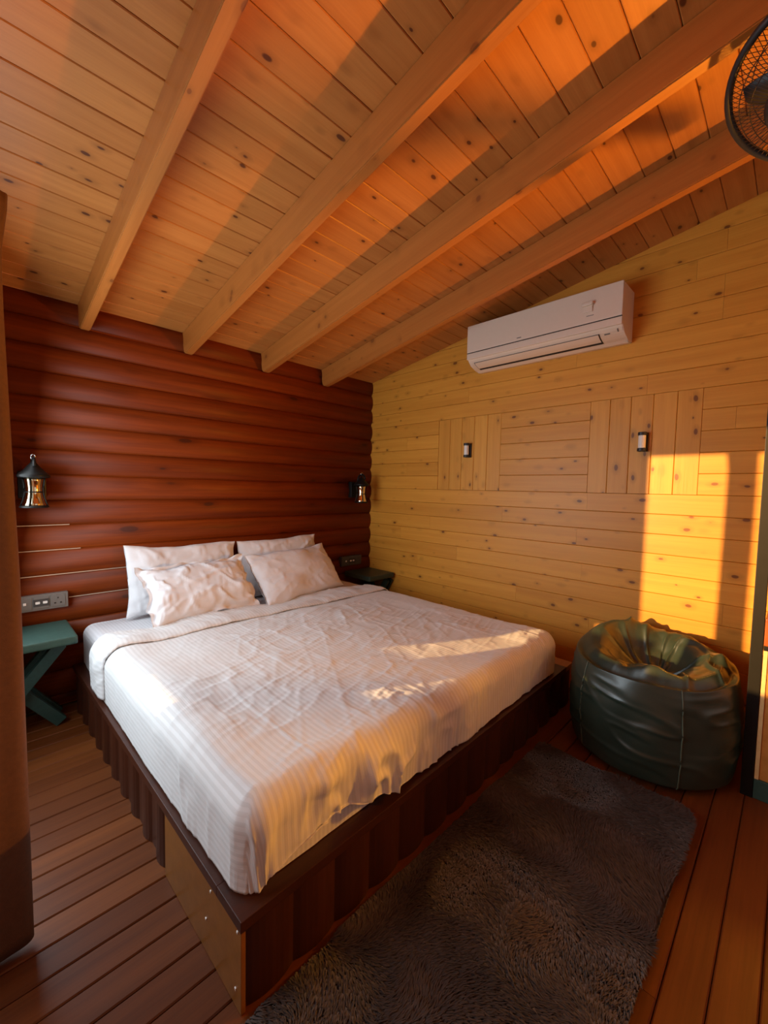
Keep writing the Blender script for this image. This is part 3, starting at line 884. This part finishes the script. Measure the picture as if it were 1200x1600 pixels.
# ================================================================== BEAN BAG
BC = np.array([-.362, -2.468])
bag = empty('bean_bag', (BC[0], BC[1], 0))
tag(bag, 'dark green leatherette bean bag with a slumped folded top against the pine wall', 'bean bag')
nth, ns = 220, 130
th_ = np.linspace(0, 2 * math.pi, nth, endpoint=False)
sp = np.linspace(0, 1, ns)
def bag_point(th, s):
    """s 0..0.6 side from base to rim, 0.6..1 the slack top falling inward"""
    th = np.asarray(th, float); s = np.asarray(s, float)
    cb = np.cos(th - 0.15)                    # towards the wall
    cf = np.cos(th - math.pi - .2)            # towards the camera
    ct = np.cos(th); stn = np.sin(th)
    rim = .470 + .030 * np.clip(cb, 0, 1) + .015 * vnoise(ct * 1.6 + 5, stn * 1.6 + 5, 4)
    u = np.clip(s / .6, 0, 1)
    rr = .326 + .034 * np.sin(math.pi * np.clip(u * .80 + .08, 0, 1)) ** .8 - .006 * u ** 3
    z = rim * u ** 1.0
    base = sstep(0, .08, u)
    rr = rr * (.80 + .20 * np.sqrt(np.clip(base, 0, 1)))
    # horizontal slump creases on the side
    cr = .007 * np.clip(ridge(th * 2.3 + 2 * u, u * 8 + .5 * np.sin(th * 2), 6) - .1, 0, 1) * sstep(.08, .3, u) * sstep(1.02, .8, u)
    rr = rr + cr + .006 * vnoise(ct * 3 + 9, u * 3 + stn * 3, 16)
    # top
    v = np.clip((s - .6) / .4, 0, 1)
    up_ = .055 * np.sin(math.pi * np.clip(v * 1.6, 0, 1)) * (.25 + .75 * np.clip(cb + .3, 0, 1))
    fold = np.clip(ridge(th * 1.55 + .9 * v, v * 1.2 + 3, 18), -.4, 1)
    fold2 = np.clip(ridge(th * 3.1 - 1.3 * v, v * 2.2 + 7, 19) - .1, 0, 1)
    env = np.sin(math.pi * np.clip(v * 1.02, 0, 1)) ** .8
    zt = rim + up_ + env * (.034 * fold + .024 * fold2) - .12 * sstep(.35, 1, v)
    rt = rr * (1 - v) ** .9 + .010 * env * fold
    lip = -.030 * np.exp(-((v - .10) / .07) ** 2) * np.clip(cf + .35, 0, 1) + .016 * np.exp(-((v - .22) / .06) ** 2) * np.clip(cf + .35, 0, 1)
    z = np.where(s < .6, z, zt + lip)
    r_ = np.where(s < .6, rr, rt)
    ox = .03 * v; oy = -.02 * v
    return np.stack([r_ * ct + ox, r_ * stn + oy, np.maximum(z, 0.0)], -1)
TH, SP = np.meshgrid(th_, sp, indexing='ij')
Pb = bag_point(TH, SP)
# keep it out of the wall
Pb[..., 0] = np.minimum(Pb[..., 0], -BC[0] - .006)
V = Pb.reshape(-1, 3)
a = (np.arange(nth)[:, None] * ns + np.arange(ns - 1)[None, :]).ravel()
b = (((np.arange(nth) + 1) % nth)[:, None] * ns + np.arange(ns - 1)[None, :]).ravel()
Fc = [tuple(f) for f in np.stack([a, b, b + 1, a + 1], -1)] + [tuple(range((nth - 1) * ns, -1, -ns))]
from_np('bag_body', V, Fc, LEATHER, bag)
for ang in (math.pi + .55, math.pi - .68, math.pi - 1.9, .9, -.4):
    ss = np.linspace(.02, .63, 40)
    pts = bag_point(np.full(40, ang), ss)
    pts[:, 0] = np.minimum(pts[:, 0], -BC[0] - .008)
    rad = pts[:, :2] / (np.linalg.norm(pts[:, :2], axis=1, keepdims=True) + 1e-6)
    pts[:, :2] += rad * .0015; pts[:, 2] = np.maximum(pts[:, 2], .004)
    bm = bmesh.new(); tube(bm, [tuple(p) for p in pts], .0028, 6)
    from_bm('piping', bm, PIPING, bag, True)

# ================================================================== RUG
rug = empty('shaggy_rug', (-1.59, -2.405, 0))
tag(rug, 'dark grey-brown long-pile shaggy rug lying along the foot of the bed', 'rug')
RX, RY = .835, .318
def in_rug(x, y, r=.06, grow=0.0):
    dx = np.abs(x) - (RX + grow - r); dy = np.abs(y) - (RY + grow - r)
    return np.where((dx > 0) & (dy > 0), np.sqrt(np.maximum(dx, 0) ** 2 + np.maximum(dy, 0) ** 2) < r, (dx < r) & (dy < r))
bm = bmesh.new()
outl = []
for cx, cy, a0 in ((RX - .06, RY - .06, 0), (-RX + .06, RY - .06, math.pi / 2), (-RX + .06, -RY + .06, math.pi), (RX - .06, -RY + .06, 1.5 * math.pi)):
    for q_ in range(7): outl.append((cx + .06 * math.cos(a0 + q_ * math.pi / 12), cy + .06 * math.sin(a0 + q_ * math.pi / 12)))
A = [bm.verts.new((x, y, .0005)) for x, y in outl]; B = [bm.verts.new((x, y, .012)) for x, y in outl]
for i in range(len(outl)): bm.faces.new((A[i], A[(i + 1) % len(outl)], B[(i + 1) % len(outl)], B[i]))
bm.faces.new(A[::-1]); bm.faces.new(B)
from_bm('backing', bm, RUG, rug)
rs = np.random.RandomState(11)
nbl = 125000
bx = rs.uniform(-RX, RX, nbl); by = rs.uniform(-RY, RY, nbl)
k_ = in_rug(bx, by); bx, by = bx[k_], by[k_]
nbl = len(bx)
flow = 2.2 * vnoise(bx * 3.2, by * 3.2, 71) + 1.1 * vnoise(bx * 8, by * 8, 72) - 1.0 + rs.normal(0, .22, nbl)
ln = .030 * (1 + .25 * vnoise(bx * 5, by * 5, 73)) * rs.uniform(.75, 1.2, nbl)
lay = .62 + .16 * vnoise(bx * 4.5, by * 4.5, 74)
clump = .003 * ridge(bx * 22 + 2 * vnoise(bx * 6, by * 6, 75), by * 9, 76)
dx, dy = np.cos(flow), np.sin(flow)
wd = rs.uniform(.0016, .0030, nbl)
px_, py_ = -dy * wd, dx * wd
z0 = .010 + 0 * bx
mx, my, mz = bx + dx * ln * .35 * lay, by + dy * ln * .35 * lay, z0 + ln * .60 + clump * .6
ex, ey, ez = bx + dx * ln * (1.0 * lay + .15), by + dy * ln * (1.0 * lay + .15), z0 + ln * (.95 - .45 * lay) + clump
V = np.stack([np.stack([bx - px_, by - py_, z0], -1), np.stack([bx + px_, by + py_, z0], -1),
              np.stack([mx + px_, my + py_, mz], -1), np.stack([mx - px_, my - py_, mz], -1), np.stack([ex, ey, ez], -1)], 1).reshape(-1, 3)
yl = RY + .012
V[:, 1] = np.clip(V[:, 1], -yl - .01, .318)
V[:, 2] = np.maximum(V[:, 2], .002)
base = np.arange(nbl) * 5
me = bpy.data.meshes.new('pile')
me.vertices.add(len(V)); me.vertices.foreach_set('co', V.ravel())
loops = np.concatenate([np.stack([base, base + 1, base + 2, base + 3], -1), np.stack([base + 3, base + 2, base + 4, base + 4], -1)], 1)[:, :7].ravel()
me.loops.add(len(loops)); me.loops.foreach_set('vertex_index', loops)
st = np.empty(nbl * 2, int); st[0::2] = np.arange(nbl) * 7; st[1::2] = np.arange(nbl) * 7 + 4
me.polygons.add(nbl * 2); me.polygons.foreach_set('loop_start', st)
me.update(calc_edges=True); me.validate()
pl = link('pile', me, RUG, rug, True); pl['kind'] = 'stuff'

# ================================================================== CURTAIN AT THE LEFT
cur = empty('curtain', (-2.765, -1.506, 0))
tag(cur, 'heavy plain brown curtain hanging almost to the floor in front of the green stool', 'curtain')
zz = np.linspace(.028, 1.99, 60)
loop = []
nL = 90
for i in range(nL):
    a = 2 * math.pi * i / nL
    ca, sa = math.cos(a), math.sin(a)
    x = .105 * (abs(ca) ** .75) * (1 if ca > 0 else -1)
    y_ = .034 * (abs(sa) ** .8) * (1 if sa > 0 else -1)
    loop.append((x, y_, a))
V = []
for z in zz:
    top = sstep(1.80, 1.98, z)
    for x, y_, a in loop:
        w_ = .006 * math.sin(5 * a + 1.0) * (.4 + .6 * z / 2) + .010 * float(top) * math.sin(9 * a)
        drift = float(np.interp(z, [0, 1.03, 1.29, 1.70, 1.85, 1.97], [.003, -.004, -.011, -.020, -.021, -.006]))
        V.append((x + drift, y_ + w_ * abs(math.sin(a)), z))
Fc = []
for i in range(len(zz) - 1):
    for j in range(nL):
        Fc.append((i * nL + j, i * nL + (j + 1) % nL, (i + 1) * nL + (j + 1) % nL, (i + 1) * nL + j))
Fc.append(tuple(range(nL))[::-1]); Fc.append(tuple((len(zz) - 1) * nL + j for j in range(nL)))
from_np('cloth', V, Fc, CURT, cur)
bm = bmesh.new(); tube(bm, [(-.232, 0, 2.005), (.06, 0, 2.005)], .010, 10)
from_bm('rail', bm, BLACK, cur, True)

# ================================================================== COUNTER UNIT AT THE RIGHT EDGE
cu = empty('counter_unit', (-.43, -2.84, 0))
tag(cu, 'wooden counter unit with a black metal post standing beside the bean bag', 'counter')
box('post', (-.004, -.036, .0), (.036, .004, 1.95), BLACK, cu, bev=.002)
box('plinth', (.0, -.80, .0), (.40, -.037, .085), GREEN, cu, bev=.003)
o = box('panel', (.006, -.80, .086), (.026, -.052, .640), SIDEBOARD, cu, bev=.002)
o = box('panel_edge', (.000, -.052, .086), (.026, -.038, .640), PALE_EDGE, cu, bev=.002); o['label'] = 'pale edge strip'
box('bracket', (.0, -.80, .641), (.06, -.037, .660), BLACK, cu, bev=.002)
box('counter_top', (-.004, -.80, .661), (.40, -.037, .775), COUNTER, cu, bev=.004)
o = box('back_batten', (.380, -.10, .776), (.40, -.037, 1.90), PALE_EDGE, cu, bev=.002)

# ================================================================== CEILING FAN (partly in view)
FC = Vector((-1.08, -2.935, 2.425))
fax = Vector((-.42, .30, -.85)).normalized()
fan = empty('ceiling_fan', FC)
tag(fan, 'black caged fan hanging from the sloping ceiling at the top right corner', 'fan')
fq = fax.to_track_quat('Z', 'Y').to_matrix().to_4x4()
FR = .222
def fpart(name, bm, m, smooth=True):
    o = from_bm(name, bm, m, fan, smooth); o.matrix_local = fq; return o
bm = bmesh.new(); tube(bm, [(FR * math.cos(a), FR * math.sin(a), 0) for a in np.linspace(0, 2 * math.pi, 65)[:-1]], .0105, 10, True)
fpart('rim', bm, BLACKP)
bm = bmesh.new()
for j in range(96):
    a = 2 * math.pi * j / 96
    for sgn in (1, -1):
        pts = []
        for q_ in np.linspace(0, 1, 6):
            r_ = .055 + (FR - .055) * q_
            pts.append((r_ * math.cos(a + .12 * q_ * sgn), r_ * math.sin(a + .12 * q_ * sgn), sgn * .075 * (1 - q_ ** 2.4)))
        tube(bm, pts, .0011, 4)
for rr in (.10, .145, .18):
    q_ = (rr - .055) / (FR - .055)
    for sgn in (1, -1):
        tube(bm, [(rr * math.cos(a), rr * math.sin(a), sgn * .075 * (1 - q_ ** 2.4)) for a in np.linspace(0, 2 * math.pi, 49)[:-1]], .0014, 4, True)
o = fpart('guard', bm, GUARD); o['kind'] = 'stuff'
bm = bmesh.new(); lathe(bm, [(.010, .092), (.092, .090), (.104, .080), (.102, .070), (.05, .064)], 32)
fpart('front_badge', bm, BLACKP)
bm = bmesh.new(); lathe(bm, [(.03, -.20), (.085, -.19), (.100, -.16), (.100, -.09), (.070, -.072)], 32)
fpart('motor', bm, BLACKP)
for j in range(3):
    bm = bmesh.new()
    n_ = 9
    rows = []
    for i in range(n_):
        q_ = i / (n_ - 1); r_ = .03 + .15 * q_
        wv = .022 + .040 * math.sin(math.pi * min(1, q_ * .8 + .1))
        rows.append([(r_, -wv, .016), (r_, 0, .0), (r_, wv * .8, -.018)])
    Rm = Matrix.Rotation(2 * math.pi * j / 3 + .4, 3, 'Z')
    vs = [[bm.verts.new(Rm @ Vector(p) + Vector((0, 0, dz_))) for p in row for dz_ in (0, .003)] for row in rows]
    for A, B in zip(vs, vs[1:]):
        for p0, p1 in ((0, 2), (2, 4)):
            bm.faces.new((A[p0], A[p1], B[p1], B[p0])); bm.faces.new((A[p0 + 1], B[p0 + 1], B[p1 + 1], A[p1 + 1]))
        bm.faces.new((A[0], B[0], B[1], A[1])); bm.faces.new((A[4], A[5], B[5], B[4]))
    for E_ in (vs[0], vs[-1]):
        bm.faces.new((E_[0], E_[1], E_[3], E_[2])); bm.faces.new((E_[2], E_[3], E_[5], E_[4]))
    fpart('blade', bm, BLACKP)
bm = bmesh.new()
back = fq.to_3x3() @ Vector((0, 0, -.18))
ztop = ceil_z(FC.y + back.y) - FC.z
tube(bm, [tuple(back), (back.x, back.y, back.z + .05), (back.x, back.y, ztop - .001)], .014, 10)
from_bm('stem', bm, BLACKP, fan, True)

# ================================================================== ADDED LAMP ON THE RIGHT WALL, OUT OF VIEW (for the amber ceiling glow)
LY, LZ = -3.14, 1.22
lam = empty('added_wall_lamp', (0, LY, LZ))
tag(lam, 'added amber box lamp on the pine wall, out of view above the counter unit', 'wall lamp')
box('housing', (-.05, -.12, -.12), (-.002, .12, .12), BLACK, lam, bev=.006)
box('hood', (-.112, -.125, .121), (-.002, .125, .128), BLACK, lam, bev=.001)  # hood and fin shaped to cut where the added light falls
box('middle_fin', (-.140, -.125, -.004), (-.002, .125, .004), BLACK, lam, bev=.001)
m, nt, b = mat('amber_diffuser')
b.inputs['Base Color'].default_value = (.9, .5, .15, 1)
b.inputs['Emission Color'].default_value = (1, .42, .06, 1)
b.inputs['Emission Strength'].default_value = 4.0
for nm, zc, e, dz_ in (('upper', .062, 108, .60), ('lower', -.062, 6, .05)):
    box('diffuser', (-.056, -.105, zc - .048), (-.050, .105, zc + .048), m, lam, bev=.002)
    ld = bpy.data.lights.new('added_amber_lamp_' + nm, 'AREA'); ld.shape = 'SQUARE'; ld.size = .09
    ld.energy = e; ld.color = (1.0, .40, .03)
    lo = bpy.data.objects.new('added_amber_lamp_' + nm, ld); COL.objects.link(lo); lo.parent = lam
    lo.location = (-.066, 0, zc); lo.rotation_euler = Vector((-1, -.10, dz_)).to_track_quat('-Z', 'Y').to_euler()
